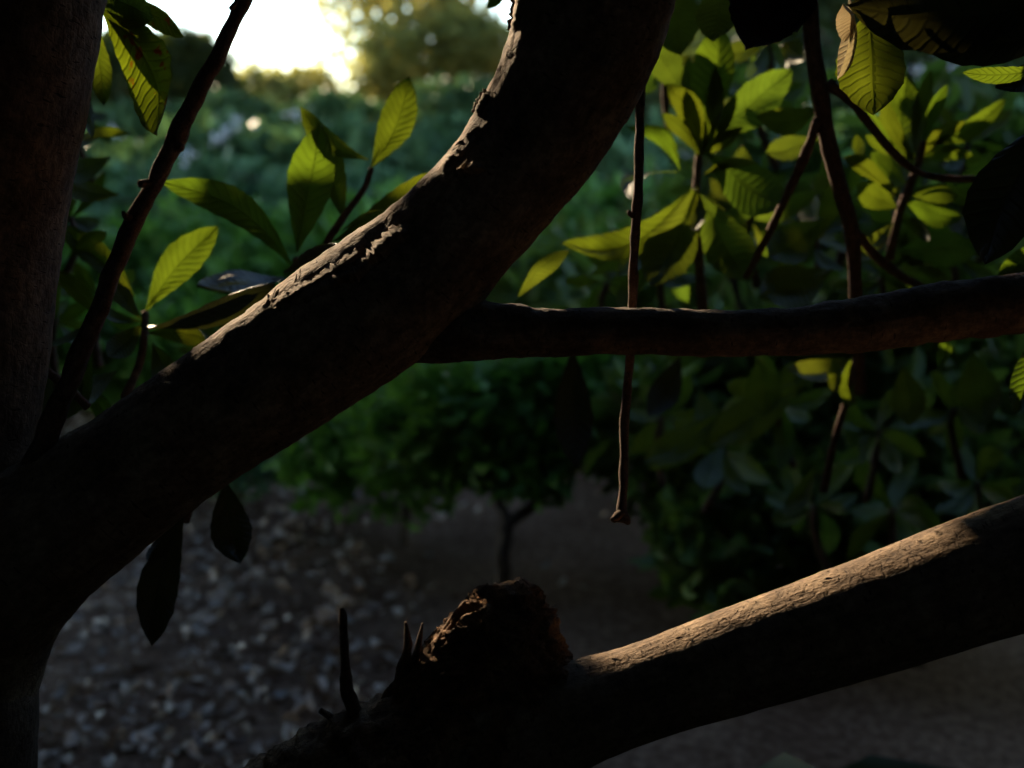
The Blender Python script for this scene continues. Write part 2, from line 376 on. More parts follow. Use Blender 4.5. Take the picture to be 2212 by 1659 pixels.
lit_along(1506, 150, 1512, 275, 1.5, 0.016, 5); lit_along(1470, 280, 1490, 330, 1.5, 0.02, 3); lit_along(1400, 340, 1450, 360, 1.5, 0.014, 3); lit_along(1225, 505, 1350, 440, 1.46, 0.018, 5); lit(1385, 440, 1.5, 0.03)
lit_along(1650, 245, 1755, 210, 1.45, 0.018, 5); lit_along(1950, 190, 1985, 330, 1.5, 0.035, 6); lit_along(2030, 300, 2160, 220, 1.5, 0.018, 5); lit_along(2010, 270, 2040, 190, 1.48, 0.012, 3)
lit(1870, 365, 1.5, 0.03); lit(1855, 305, 1.58, 0.016); lit_along(1900, 400, 1950, 430, 1.5, 0.025, 3); lit_along(2000, 460, 2060, 430, 1.48, 0.018, 4); lit(1835, 350, 1.46, 0.02)
lit_along(1872, 110, 1893, 190, 0.97, 0.008, 4); lit_along(1820, 20, 1815, 160, 0.95, 0.010, 6); lit_along(2090, 152, 2200, 140, 1.0, 0.014, 4); lit(1820, 580, 1.6, 0.012); lit_along(1690, 440, 1675, 490, 1.37, 0.008, 2); lit(1825, 475, 1.5, 0.01)
lit_along(2190, 760, 2205, 850, 1.2, 0.014, 3); lit_along(1805, 790, 1840, 830, 1.5, 0.016, 3); lit_along(2028, 780, 2045, 740, 1.5, 0.012, 2); lit(1830, 890, 1.52, 0.012); lit(2195, 570, 1.3, 0.02)

# ------------------------------------------------------------------ ground
def ground():
    n = 90; v = []; f = []
    def ax(t): return math.copysign(abs(t) ** 3.2 * 400, t) + t * 12
    for i in range(n + 1):
        for j in range(n + 1):
            x, y = ax(i / n * 2 - 1), ax(j / n * 2 - 1)
            z = 0.05 * noise.noise(Vector((x * .5, y * .5, 0))) + 0.018 * noise.noise(Vector((x * 2.1, y * 2.1, 3)))
            v.append((x, y, z))
    for i in range(n):
        for j in range(n):
            a = i * (n + 1) + j; f.append((a, a + n + 1, a + n + 2, a + 1))
    return mesh_obj('ground', v, f, SOIL)
g = tag(ground(), 'dark bare soil under the tree strewn with dry leaf litter', kind='structure')
gb = BVHTree.FromPolygons([tuple(v.co) for v in g.data.vertices], [tuple(p.vertices) for p in g.data.polygons])
def gz(x, y):
    h = gb.ray_cast(Vector((x, y, 5)), Vector((0, 0, -1)))
    return h[0].z if h[0] else 0.0

def scatter_litter():
    n = 40000
    x = rng.uniform(-2.6, 3.2, n); y = 1.2 + 4.8 * rng.uniform(0, 1, n) ** 1.5
    dens = np.array([0.85 + 0.9 * noise.noise(Vector((a * .8, b * .8, 9))) for a, b in zip(x, y)]) - 0.95 * np.clip(x + 0.75, 0, 2)
    k = rng.uniform(0, 1, n) < dens
    pts = np.stack([x[k], y[k], [gz(a, b) + 0.012 for a, b in zip(x[k], y[k])]], 1)
    dirs = rng.normal(size=(len(pts), 3)); dirs[:, 2] *= 0.12
    o = leaf_mass('leaf_litter', pts, 0.030, LITTER, None, aspect=0.6, up=0.05, spread=0.75, dirs=dirs)
    tag(o, 'brown and grey crumbled leaf litter covering the shaded soil', 'litter', kind='stuff')
scatter_litter()
# single pale dry leaves on the litter, parts of the ground
def dry_leaf_mesh(k):
    rr = random.Random(k); n = 5; v, f = [], []
    for i in range(n + 1):
        t = i / n; w = math.sin(math.pi * min(1, t * .96 + .02)) * (.26 + .06 * rr.random())
        for u in (-1, 0, 1): v.append((t - .5, u * w, .10 * math.sin(t * 3 + k) + .16 * abs(u) * (rr.random() + .3)))
    for i in range(n):
        for j in range(2):
            a = i * 3 + j; f.append((a, a + 1, a + 4, a + 3))
    me = bpy.data.meshes.new('dry_leaf'); me.from_pydata(v, [], f); me.materials.append(PALEMATS[k % 3]); me.update()
    return me
PALEMATS = [mass_mat('pale_dry_leaf', (c, c * .84, c * .72), (c * 1.1, c * .95, c * .85), (0.2, 0.15, 0.1), 0.1, 0.5, 0.45) for c in (0.28, 0.40, 0.55)]
DRY = [dry_leaf_mesh(k) for k in range(6)]
r3 = random.Random(5)
for k in range(230):
    x = r3.gauss(-0.95, 0.45); y = 1.6 + 2.2 * r3.random() ** 1.2
    o = bpy.data.objects.new('dry_leaf', DRY[k % 6]); col.objects.link(o); o.parent = g
    o.location = (x, y, gz(x, y) + 0.018); o.rotation_euler = (r3.uniform(-.5, .5), r3.uniform(-.5, .5), r3.uniform(0, 6.3)); q_ = r3.uniform(.018, .048); o.scale = (q_, q_, q_)

# ------------------------------------------------------------------ the loquat tree
tree = empty('loquat_tree', (-0.55, 1.0, 0), 'dark loquat tree whose crooked limbs and leaves fill the near view', 'tree')
# trunk: the upright stem
d = 1.02
ptube('trunk', [(-140, 3300, 215, 1.12), (-135, 2600, 200, 1.08), (-128, 2000, 190, 1.05), (-122, 1500, 187, d), (-118, 1200, 188, d), (-112, 950, 187, d), (-92, 700, 187, d), (-55, 450, 187, d), (-10, 200, 190, 1.0), (25, -20, 190, 1.0), (60, -300, 190, 1.02), (70, -900, 180, 1.1), (60, -1800, 160, 1.2)], SHADEBARK, tree, 150, 48, 0.05, 0.0012)
# main limb, sweeping from the trunk up to the right
LIMB = [(-128, 1760, 176, 1.04), (-122, 1600, 178, 1.03), (-100, 1440, 180, 1.02), (-50, 1310, 180, 1.01), (40, 1200, 172, 1.0), (150, 1118, 156, 1.0), (300, 1012, 142, 1.0), (460, 900, 141, 1.0), (612, 795, 147, 1.0),
        (760, 690, 152, 1.0), (900, 590, 146, 1.0), (1003, 487, 136, 0.99), (1085, 392, 134, 0.98), (1163, 290, 143, 0.97), (1222, 185, 151, 0.96), (1263, 85, 160, 0.95), (1292, -20, 171, 0.94), (1312, -160, 176, 0.93), (1330, -500, 170, 0.93), (1350, -1100, 150, 1.0)]
limb = ptube('limb', LIMB, BARK, tree, 340, 84, 0.04, 0.0012, 11)
limb_bvh = BVHTree.FromPolygons([tuple(v.co) for v in limb.data.vertices], [tuple(p.vertices) for p in limb.data.polygons])
def hit(bvh, x, y, fallback=1.0):
    o = Vector(cam.location); dr = (P(x, y, 1.0) - o).normalized()
    h = bvh.ray_cast(o, dr)
    return (h[0], h[1]) if h[0] else (P(x, y, fallback), None)
# low limb
LOW = [(330, 2120, 232, 1.02), (500, 1975, 228, 1.0), (680, 1832, 214, 0.98), (850, 1708, 190, 0.96), (1015, 1622, 150, 0.95), (1200, 1556, 118, 0.95), (1383, 1496, 103, 0.95), (1550, 1440, 111, 0.95), (1845, 1344, 122, 0.95), (2095, 1256, 133, 0.94), (2256, 1206, 141, 0.93), (2450, 1130, 146, 0.92), (2800, 980, 140, 0.9)]
low = ptube('limb', LOW, BARK, tree, 320, 72, 0.028, 0.0004, 7)
low_bvh = BVHTree.FromPolygons([tuple(v.co) for v in low.data.vertices], [tuple(p.vertices) for p in low.data.polygons])
# level branch
branch = ptube('branch', [(740, 745, 28, 1.03), (860, 724, 58, 1.02), (970, 716, 70, 1.005), (1080, 715, 61, 1.0), (1190, 717, 53, 1.005), (1400, 718, 51, 1.01), (1650, 718, 51, 1.02), (1850, 706, 58, 1.03), (2000, 682, 62, 1.04), (2212, 654, 65, 1.05), (2500, 610, 62, 1.06)], SHADEBARK, tree, 200, 40, 0.06, 0.0014, 14, kink=0.12)

# bark relief on the main limb: ridge and knots, flakes
def lump_on(name, bvh, spots, mat, n=(26, 18), seed=1.0, rough=0.35, parent=tree):
    """a lumpy swelling that hugs the limb: spots are (x, y, rx, ry, angle, height) joined as one welt"""
    verts, faces = [], []
    for (x, y, rx, ry, ang, h) in spots:
        o = len(verts)
        for i in range(n[0]):
            a = 2 * math.pi * i / n[0]
            for j in range(n[1]):
                r = j / (n[1] - 1)
                lx, ly = rx * r * math.cos(a), ry * r * math.sin(a)
                px = x + lx * math.cos(ang) - ly * math.sin(ang); py = y + lx * math.sin(ang) + ly * math.cos(ang)
                p, nm = hit(bvh, px, py)
                if nm is None: nm = Vector((0, -1, 0))
                prof = max(0.0, 1 - r * r) ** 0.6
                nz = noise.noise(Vector((px * .035, py * .035, seed))) + 0.7 * noise.noise(Vector((px * .11, py * .11, seed + 2)))
                hh = h / F_ * prof * (1 + rough * nz) - 0.004 * r ** 4
                verts.append(p + nm * hh)
        for i in range(n[0]):
            for j in range(n[1] - 1):
                a = o + i * n[1] + j; b = o + ((i + 1) % n[0]) * n[1] + j
                faces.append((a, a + 1, b + 1, b))
    return mesh_obj(name, verts, faces, mat, parent)
def ledge(name, bvh, crest, mat, n=46, seed=1.0, parent=tree):
    """a torn bark ledge: rises gently from its upper left side to a ragged crest and drops back; crest rows: x, y, width, height"""
    cr = catmull(crest, n); verts, faces = [], []; m = 12
    tg = np.gradient(cr[:, :2], axis=0)
    for k in range(n):
        x, y, w, h = cr[k]; t = tg[k] / np.linalg.norm(tg[k]); ux, uy = t[1], -t[0]
        if ux > 0: ux, uy = -ux, -uy
        rag = 1 + 0.35 * noise.noise(Vector((k * 0.45, seed, 0))) + 0.3 * noise.noise(Vector((k * 1.3, seed, 4)))
        end = min(1, k / 4, (n - 1 - k) / 4)
        for j in range(m):
            q = j / (m - 1)                      # 0 upper left foot, 0.72 crest, 1 lower foot
            off = w * (1 - q / 0.72) if q < 0.72 else -0.28 * w * (q - 0.72) / 0.28 * rag
            px, py = x + ux * off * rag, y + uy * off * rag
            p, nm = hit(bvh, px, py)
            if nm is None: nm = Vector((0, -1, 0))
            prof = (q / 0.72) ** 1.1 if q < 0.72 else max(0.0, 1 - (q - 0.72) / 0.28) ** 0.5
            nz = 0.16 * noise.noise(Vector((px * .06, py * .06, seed))) + 0.10 * noise.noise(Vector((px * .17, py * .17, seed)))
            hh = h / F_ * end * rag * (prof + nz * prof) - (0.002 if j in (0, m - 1) else 0)
            verts.append(p + nm * hh)
    for k in range(n - 1):
        for j in range(m - 1):
            a = k * m + j; faces.append((a, a + 1, a + m + 1, a + m))
    return mesh_obj(name, verts, faces, mat, parent)
ledge('bark_ridge', limb_bvh, [(640, 655, 26, 8), (700, 628, 30, 14), (745, 606, 30, 20), (775, 598, 34, 24), (798, 575, 30, 26), (830, 548, 36, 30), (862, 520, 38, 30), (895, 500, 30, 18)], BARK, 70, 2.3)
ledge('bark_ridge', limb_bvh, [(590, 664, 18, 6), (650, 632, 18, 9), (720, 590, 18, 9), (790, 540, 16, 7)], BARK, 60, 5.1)
ledge('knot', limb_bvh, [(990, 372, 18, 16), (1010, 372, 24, 28), (1030, 370, 24, 30), (1052, 366, 16, 18)], BARK, 30, 7.7)
ledge('knot', limb_bvh, [(1124, 268, 10, 14), (1133, 268, 13, 24), (1144, 264, 9, 14)], BARK, 16, 9.1)
ledge('knot', limb_bvh, [(1030, 250, 16, 6), (1046, 226, 20, 10), (1058, 196, 16, 6)], BARK, 24, 4.1)
ledge('knot', limb_bvh, [(955, 372, 14, 5), (972, 350, 16, 8), (985, 330, 12, 5)], BARK, 20, 6.1)
ledge('knot', limb_bvh, [(1112, 70, 18, 6), (1124, 30, 24, 10), (1130, -15, 22, 8)], BARK, 24, 8.1)

def flakes(name, bvh, line, n, mat, ln=(0.006, 0.018), seed=3):
    rr = random.Random(seed); verts, faces = [], []
    for _ in range(n):
        k = rr.random() * (len(line) - 1); i = int(k); t = k - i
        x = line[i][0] + (line[i + 1][0] - line[i][0]) * t + rr.gauss(0, line[i][2]); y = line[i][1] + (line[i + 1][1] - line[i][1]) * t + rr.gauss(0, line[i][2])
        p, nm = hit(bvh, x, y)
        if nm is None: continue
        q = P(x + 30 * (line[i + 1][0] - line[i][0]) / 100, y + 30 * (line[i + 1][1] - line[i][1]) / 100, 1.0) - P(x, y, 1.0)
        if q.length < 1e-6: continue
        q.normalize(); q = (q + 0.8 * Vector((rr.gauss(0, 1), rr.gauss(0, 1), rr.gauss(0, 1)))).normalized()
        s = nm.cross(q).normalized(); q = s.cross(nm)
        L_ = rr.uniform(*ln); w = L_ * rr.uniform(0.12, 0.4); lift = rr.uniform(0.05, 0.35)
        o = len(verts)
        for (u, v_) in ((0, -1), (0, 1), (.5, -1.1), (.5, .8), (1, -.4), (1, .3)):
            verts.append(p + q * L_ * u + s * w * v_ + nm * (L_ * lift * u * u + 0.0006))
        faces += [(o, o + 1, o + 3, o + 2), (o + 2, o + 3, o + 5, o + 4)]
    return tag(mesh_obj(name, verts, faces, mat, tree, False), kind='stuff')
flakes('peeling_bark', limb_bvh, [(560, 672, 8), (640, 625, 10), (740, 570, 14), (830, 520, 16), (960, 365, 14), (1045, 225, 10), (1100, 60, 6)], 70, BARK, (0.003, 0.010))

# the broken knob on the low limb, with its torn bark
ptube('rough_bark', [(x, y - 3, r * k, dd) for (x, y, r, dd), k in zip(LOW[:6], (1.02, 1.03, 1.045, 1.05, 1.03, 0.9))], ROUGH, tree, 240, 72, 0.05, 0.0050, 26)
def knob():
    """swollen, torn end of an old branch: a fibrous mound that runs out to the lower left along the limb"""
    cx, cy, cd = 1062, 1432, 0.955
    out = [(840, 1500), (880, 1452), (905, 1420), (945, 1372), (985, 1325), (1012, 1292), (1050, 1273), (1090, 1264), (1140, 1270), (1170, 1294), (1186, 1325), (1196, 1360), (1218, 1412), (1240, 1460), (1180, 1550), (1050, 1590), (900, 1560)]
    an = np.array([math.atan2(cy - y, x - cx) for x, y in out]); rd = np.array([math.hypot(x - cx, cy - y) for x, y in out])
    o_ = np.argsort(an); an, rd = an[o_], rd[o_]
    an = np.concatenate([an - 2 * math.pi, an, an + 2 * math.pi]); rd = np.tile(rd, 3)
    verts, faces, uvs = [], [], []; nu, nv = 120, 60
    for j in range(nv + 1):
        th = math.pi * j / nv
        for i in range(nu):
            ps = 2 * math.pi * i / nu - math.pi
            r0 = float(np.interp(ps, an, rd))
            x, y, z = math.sin(th) * math.cos(ps) * r0, math.sin(th) * math.sin(ps) * r0, math.cos(th)
            # fibres run from the lower left up over the top and down to the right
            along = math.atan2(y + 170, x + 40); across = math.hypot(x + 40, y + 170) / 55
            q = Vector((along * 2.2, across * 1.5, z * 2.0))
            ridge = (1 - abs(noise.noise(Vector((along * 2.0, across * 3.2, z * 4.5))))) ** 4
            ridge2 = (1 - abs(noise.noise(Vector((along * 4.0 + 9, across * 7.5, z * 9))))) ** 4
            prof = 0.93 + 0.10 * noise.noise(q) + 0.15 * ridge + 0.05 * ridge2 + 0.015 * noise.noise(Vector((x, y, z * 90)) * 0.09)
            verts.append(P(cx + x * prof, cy - y * prof, cd - z * 0.050 * prof)); uvs.append((across * 55 / F_, along * 0.09))
    for j in range(nv):
        for i in range(nu):
            a = j * nu + i; b = j * nu + (i + 1) % nu
            faces.append((a, b, b + nu, a + nu))
    return mesh_obj('knot', verts, faces, ROUGH, tree, True, uvs)
kn = knob()
kn['label'] = 'torn rough-barked knob on the low limb'
kn_bvh = BVHTree.FromPolygons([tuple(v.co) for v in kn.data.vertices], [tuple(p.vertices) for p in kn.data.polygons])
def strips(name, bvh, specs, mat):
    for k, pl in enumerate(specs):
        rows = []
        for (x, y, r, lift) in pl:
            p, nm = hit(bvh, x, y, 0.93); nm = nm or Vector((0, 0, 0)); q = p + nm * lift
            rows.append((q.x, q.y, q.z, r / F_ * 0.93))
        v, f = tube_mesh(catmull(rows, 16), 7, 0.25, 0.0, 40)
        mesh_obj(name, v, f, mat, tree, True, UVS['last'])
strips('bark_strip', kn_bvh, [[(895, 1440, 5, .003), (935, 1392, 6, .006), (975, 1342, 9, .006), (1008, 1303, 11, .003)], [(960, 1400, 4, .002), (1000, 1350, 6, .005), (1030, 1315, 4, .003)],
                              [(985, 1420, 4, .002), (998, 1385, 6, .010), (1025, 1372, 4, .005)], [(1060, 1420, 4, .003), (1090, 1360, 5, .004), (1140, 1320, 3, .002)], [(1100, 1400, 4, .003), (1150, 1365, 5, .005), (1185, 1390, 3, .003)],
                              [(1000, 1440, 5, .003), (1060, 1395, 5, .005), (1110, 1380, 4, .003)], [(880, 1462, 5, .003), (930, 1430, 5, .004), (980, 1405, 4, .003)],
                              [(915, 1432, 3, .004), (962, 1376, 5, .010), (1000, 1322, 7, .008), (1035, 1290, 5, .003)], [(925, 1450, 3, .003), (985, 1388, 4, .009), (1050, 1330, 6, .008), (1085, 1300, 4, .002)],
                              [(1010, 1300, 6, .003), (1060, 1282, 8, .006), (1110, 1278, 7, .005), (1150, 1300, 5, .003)], [(1080, 1310, 4, .003), (1130, 1318, 6, .008), (1170, 1350, 5, .006), (1195, 1395, 3, .003)],
                              [(1020, 1400, 3, .004), (1075, 1340, 5, .010), (1120, 1330, 4, .006)]], ROUGH)
flakes('torn_bark', kn_bvh, [(940, 1390, 22), (1020, 1330, 25), (1090, 1330, 30), (1160, 1370, 20), (1190, 1400, 6)], 26, ROUGH, (0.003, 0.009), 8)
flakes('torn_bark', low_bvh, [(600, 1640, 8), (700, 1560, 10), (800, 1500, 14), (880, 1455, 14), (940, 1440, 20)], 80, ROUGH, (0.004, 0.012), 9)
flakes('peeling_bark', low_bvh, [(1340, 1410, 8), (1500, 1355, 8), (1650, 1300, 8), (1850, 1222, 9), (2050, 1150, 10)], 16, BARK, (0.002, 0.006), 10)
ptube('stub', [(765, 1535, 17, 0.95), (750, 1490, 15, 0.94), (747, 1440, 10.5, 0.93), (743, 1380, 9, 0.925), (741, 1330, 8, 0.92), (738, 1314, 4, 0.92)], TWIG, tree, 30, 12, 0.25, 0, 60)
ptube('stub', [(872, 1470, 22, 0.95), (878, 1420, 13, 0.94), (881, 1385, 9, 0.935), (876, 1343, 2.5, 0.93)], TWIG, tree, 24, 12, 0.3, 0, 60)
ptube('stub', [(890, 1440, 9, 0.95), (902, 1400, 7, 0.935), (913, 1346, 2, 0.93)], TWIG, tree, 20, 10, 0.3, 0, 60)
ptube('stub', [(730, 1565, 12, 0.96), (712, 1548, 9, 0.95), (692, 1535, 7, 0.945)], TWIG, tree, 14, 10, 0.3, 0, 60)
# hanging dead twig behind the level branch
ht = ptube('dead_twig', [(1420, -400, 11, 1.10), (1400, 60, 11, 1.08), (1386, 200, 10.5, 1.07), (1380, 400, 10.5, 1.06), (1370, 560, 10.5, 1.06), (1364, 700, 10.5, 1.055), (1354, 850, 10, 1.05), (1347, 1000, 10, 1.03), (1343, 1100, 11, 1.015), (1341, 1128, 13, 1.012)], TWIG, tree, 130, 12, 0.2, 0, 60, kink=0.5)
ptube('bud', [(1358, 760, 7, 1.05), (1372, 752, 6, 1.045), (1378, 744, 3, 1.045)], TWIG, ht, 8, 8, 0.3, 0, 80)
ptube('bud', [(1376, 470, 7, 1.06), (1362, 462, 6, 1.055), (1357, 455, 3, 1.055)], TWIG, ht, 8, 8, 0.3, 0, 80)
ptube('bud', [(1352, 1105, 8, 1.014), (1336, 1113, 11, 1.01), (1324, 1124, 7, 1.006)], TWIG, ht, 10, 10, 0.3, 0, 80)
ptube('bud', [(1342, 1112, 9, 1.014), (1352, 1122, 10, 1.01), (1356, 1130, 5, 1.006)], TWIG, ht, 10, 10, 0.3, 0, 80)
# slender twig at the trunk
tw = ptube('twig', [(620, -260, 15, 0.96), (570, -100, 15, 0.95), (528, 0, 16, 0.95), (470, 120, 17, 0.94), (415, 225, 18, 0.94), (378, 305, 21, 0.94), (345, 370, 18, 0.94), (300, 450, 19, 0.945), (255, 560, 19, 0.95), (205, 690, 21, 0.955), (150, 820, 22, 0.96), (105, 930, 24, 0.97), (60, 1040, 27, 0.99)], TWIG, tree, 140, 14, 0.22, 0, 45, kink=0.35)
for bx in ([(380, 310, 9, .94), (388, 318, 11, .935), (390, 312, 5, .93)], [(338, 392, 9, .94), (316, 396, 9, .935), (302, 398, 8, .93)], [(285, 470, 9, .94), (272, 468, 9, .935), (266, 458, 5, .93)], [(500, 18, 6, .94), (508, 8, 5, .935), (512, 2, 3, .935)]):
    ptube('bud', bx, TWIG, tw, 8, 10, 0.3, 0, 80)
# a shorter piece of twig by the crotch
ptube('twig', [(100, 800, 10, 1.06), (150, 840, 10, 1.06), (190, 880, 9, 1.07)], TWIG, tree, 14, 10, 0.2, 0, 50)

# -------- leafy shoots behind the limb (left half)
def shoot(rows, n=24): return ptube('shoot', rows, TWIG, tree, n, 10, 0.15, 0, 50)
sA = shoot([(640, 560, 9, 1.30), (660, 620, 10, 1.28), (680, 720, 11, 1.26)])
pleaf(sA, 632, 575, 345, 392, 92, 1.30, 1.26, 12, 0.10, bs=0.16)
pleaf(sA, 642, 545, 692, 268, 118, 1.30, 1.28, 0, 0.03)
pleaf(sA, 745, 480, 700, 275, 70, 1.37, 1.36, 18, 0.05)
pleaf(sA, 612, 590, 775, 530, 120, 1.22, 1.16, 58, 0.08, LEAFGLOSS, bs=0.08)
pleaf(sA, 650, 560, 590, 640, 50, 1.28, 1.12, 40, 0.1)
sB = shoot([(802, 365, 7, 1.32), (785, 410, 7, 1.31), (745, 465, 8, 1.30), (700, 540, 9, 1.29), (690, 640, 10, 1.29)])
pleaf(sB, 795, 345, 648, 230, 60, 1.32, 1.29, -15, 0.08, bs=-0.16)
pleaf(sB, 800, 365, 884, 165, 92, 1.32, 1.34, -8, 0.05, bs=0.05)
pleaf(sB, 720, 520, 930, 372, 84, 1.26, 1.29, 14, 0.08, bs=0.10)
pleaf(sB, 735, 500, 880, 470, 40, 1.29, 1.15, 50, 0.08)
sC = shoot([(314, 675, 8, 1.31), (312, 730, 8, 1.29), (300, 790, 9, 1.28), (270, 860, 10, 1.26)])
pleaf(sC, 315, 672, 472, 488, 94, 1.31, 1.35, -8, 0.05, bs=-0.06)
pleaf(sC, 310, 712, 596, 606, 150, 1.26, 1.20, 64, -0.05, LEAFGLOSS, bs=0.04)
pleaf(sC, 618, 606, 425, 616, 130, 1.42, 1.34, 66, -0.08, LEAFGLOSS, bs=-0.1)
pleaf(sC, 306, 690, 232, 570, 62, 1.31, 1.28, 30, 0.1)
pleaf(sC, 290, 640, 118, 478, 74, 1.35, 1.35, 20, 0.1, bs=0.08)
pleaf(sC, 220, 690, 120, 582, 52, 1.35, 1.33, -22, 0.08)
pleaf(sC, 308, 700, 232, 772, 66, 1.29, 1.25, 10, 0.1)
pleaf(sC, 305, 695, 205, 660, 40, 1.32, 1.29, 40, 0.12)
pleaf(sC, 200, 692, 92, 752, 34, 1.35, 1.28, 55, 0.06)
pleaf(sC, 315, 720, 455, 745, 70, 1.33, 1.26, 30, 0.12)
pleaf(sC, 330, 740, 360, 830, 70, 1.35, 1.29, 10, 0.12)
pleaf(sC, 200, 775, 145, 905, 58, 1.29, 1.25, 10, 0.08)
pleaf(sC, 110, 790, 76, 955, 48, 1.25, 1.18, 20, 0.06)
pleaf(sC, 160, 820, 235, 930, 60, 1.35, 1.26, 30, 0.1)
pleaf(sC, 255, 800, 170, 870, 60, 1.33, 1.26, -20, 0.1)
pleaf(sC, 230, 285, 150, 305, 34, 1.46, 1.41, 15, 0.1)
pleaf(sC, 290, 290, 180, 292, 32, 1.47, 1.41, -25, 0.1)
pleaf(sC, 240, 340, 140, 385, 60, 1.41, 1.36, 0, 0.1, mat=LEAFSHADE)
pleaf(sC, 258, 420, 130, 400, 60, 1.41, 1.36, 20, 0.1, mat=LEAFSHADE)
pleaf(sC, 150, 560, 230, 500, 46, 1.36, 1.32, 30, 0.1)
# hanging leaves by the trunk top, spotted brown and yellow
sD = shoot([(150, -120, 9, 1.12), (190, -40, 8, 1.12), (212, 15, 7, 1.12)])
pleaf(sD, 212, 15, 336, 292, 150, 1.12, 1.06, 28, 0.05, LEAFSPOT, bs=-0.10)
pleaf(sD, 215, 0, 398, 82, 62, 1.15, 1.12, 25, 0.08, LEAFSPOT, bs=-0.04)
pleaf(sD, 200, -10, 372, 132, 78, 1.18, 1.16, 12, 0.06, mat=LEAFSHADE, bs=0.05)
pleaf(sD, 190, -30, 330, 40, 100, 1.14, 1.10, 10, 0.06, mat=LEAFSHADE)
pleaf(sD, 190, 20, 225, 230, 60, 1.2, 1.2, 10, 0.08)
pleaf(sD, 180, 120, 200, 300, 44, 1.24, 1.22, -30, 0.08)
pleaf(sD, 240, -20, 300, 105, 70, 1.2, 1.2, 20, 0.08, LEAFOLD)
# leaves hanging below the limb
sH = shoot([(420, 1000, 9, 1.2), (412, 1080, 8, 1.2), (402, 1130, 7, 1.2)])
pleaf(sH, 398, 1110, 328, 1396, 104, 1.2, 1.16, -10, 0.05, LEAFOLD, bs=0.05)
pleaf(sH, 486, 1035, 518, 1218, 104, 1.24, 1.2, 6, 0.05, LEAFOLD, bs=0.04)
pleaf(sH, 390, 1120, 318, 1215, 60, 1.22, 1.18, 30, 0.08, LEAFOLD)
# -------- leafy shoots on the right
sE = shoot([(1514, 290, 8, 1.52), (1508, 360, 9, 1.51), (1503, 450, 10, 1.5), (1510, 560, 11, 1.5), (1520, 700, 12, 1.5)])
pleaf(sE, 1518, 295, 1553, 48, 112, 1.52, 1.5, -18, 0.03, fold=0.5)
pleaf(sE, 1510, 300, 1490, 120, 60, 1.55, 1.58, 30, 0.05)
pleaf(sE, 1505, 345, 1440, 180, 74, 1.51, 1.47, 24, 0.10, bs=0.2)
pleaf(sE, 1470, 370, 1352, 272, 52, 1.5, 1.45, -30, 0.10, bs=0.14)
pleaf(sE, 1465, 372, 1362, 432, 62, 1.5, 1.42, 62, -0.10, bs=0.24)
pleaf(sE, 1480, 420, 1212, 525, 84, 1.5, 1.44, 20, 0.10, bs=-0.14)
pleaf(sE, 1528, 330, 1700, 440, 130, 1.48, 1.4, 10, 0.08, mat=LEAFSHADE, bs=0.08)
pleaf(sE, 1520, 300, 1712, 150, 118, 1.52, 1.5, 20, 0.08, mat=LEAFSHADE, bs=0.06)
pleaf(sE, 1500, 410, 1405, 620, 136, 1.46, 1.42, 10, 0.10, mat=LEAFSHADE)
pleaf(sE, 1515, 420, 1620, 610, 126, 1.46, 1.42, -12, 0.10, mat=LEAFSHADE)
pleaf(sE, 1510, 385, 1640, 352, 44, 1.5, 1.4, 50, 0.1)
pleaf(sE, 1500, 400, 1330, 600, 90, 1.52, 1.5, 30, 0.10, mat=LEAFSHADE)
pleaf(sE, 1505, 400, 1500, 500, 40, 1.45, 1.4, 20, 0.12)
pleaf(sE, 1480, 210, 1400, 60, 90, 1.6, 1.6, 10, 0.1, mat=LEAFSHADE)
for tx, ty, w, ro in ((1468, 185, 44, 15), (1545, 140, 50, -20), (1592, 205, 46, 25), (1428, 245, 44, -25), (1605, 275, 44, 30)):
    pleaf(sE, 1512, 335, tx, ty, w, 1.5, 1.5, ro, 0.05, bs=0.05)
sF = ptube('branch', [(1735, -300, 26, 1.22), (1742, -60, 22, 1.24), (1752, 60, 19, 1.26), (1768, 180, 19, 1.28), (1784, 280, 18, 1.3), (1812, 400, 17, 1.32), (1838, 490, 16, 1.34), (1846, 570, 15, 1.36), (1850, 700, 14, 1.38), (1860, 850, 13, 1.4)], TWIG, tree, 80, 14, 0.12, 0, 30)
ptube('twig', [(1768, 255, 11, 1.29), (1745, 320, 11, 1.31), (1715, 390, 10, 1.34), (1682, 460, 9, 1.37), (1648, 530, 8, 1.4), (1610, 600, 7, 1.42)], TWIG, tree, 40, 10, 0.25, 0, 45)
ptube('twig', [(1790, 180, 11, 1.26), (1835, 215, 10, 1.27), (1880, 270, 10, 1.28), (1930, 330, 9, 1.29), (1980, 370, 8, 1.3), (2040, 385, 8, 1.31), (2110, 388, 7, 1.32)], TWIG, tree, 40, 10, 0.25, 0, 45)
ptube('twig', [(1846, 500, 10, 1.36), (1900, 560, 10, 1.38), (1970, 610, 9, 1.42), (2060, 640, 8, 1.46), (2150, 640, 8, 1.5)], TWIG, tree, 40, 10, 0.25, 0, 45)
pleaf(sF, 1772, 228, 1634, 252, 70, 1.42, 1.46, 0, 0.04, bs=-0.16)
pleaf(sF, 1735, 100, 1680, 20, 90, 1.5, 1.55, 10, 0.06)
pleaf(sF, 1745, 130, 1690, 95, 60, 1.45, 1.5, 0, 0.06)
pleaf(sF, 1770, 300, 1655, 330, 70, 1.6, 1.6, 20, 0.06, mat=LEAFSHADE)
pleaf(sF, 1840, 500, 1822, 430, 34, 1.5, 1.5, 10, 0.08)
pleaf(sF, 1800, 580, 1640, 640, 130, 1.55, 1.5, 20, 0.08, mat=LEAFSHADE)
pleaf(sF, 1780, 470, 1660, 560, 110, 1.6, 1.55, 10, 0.08, mat=LEAFSHADE)
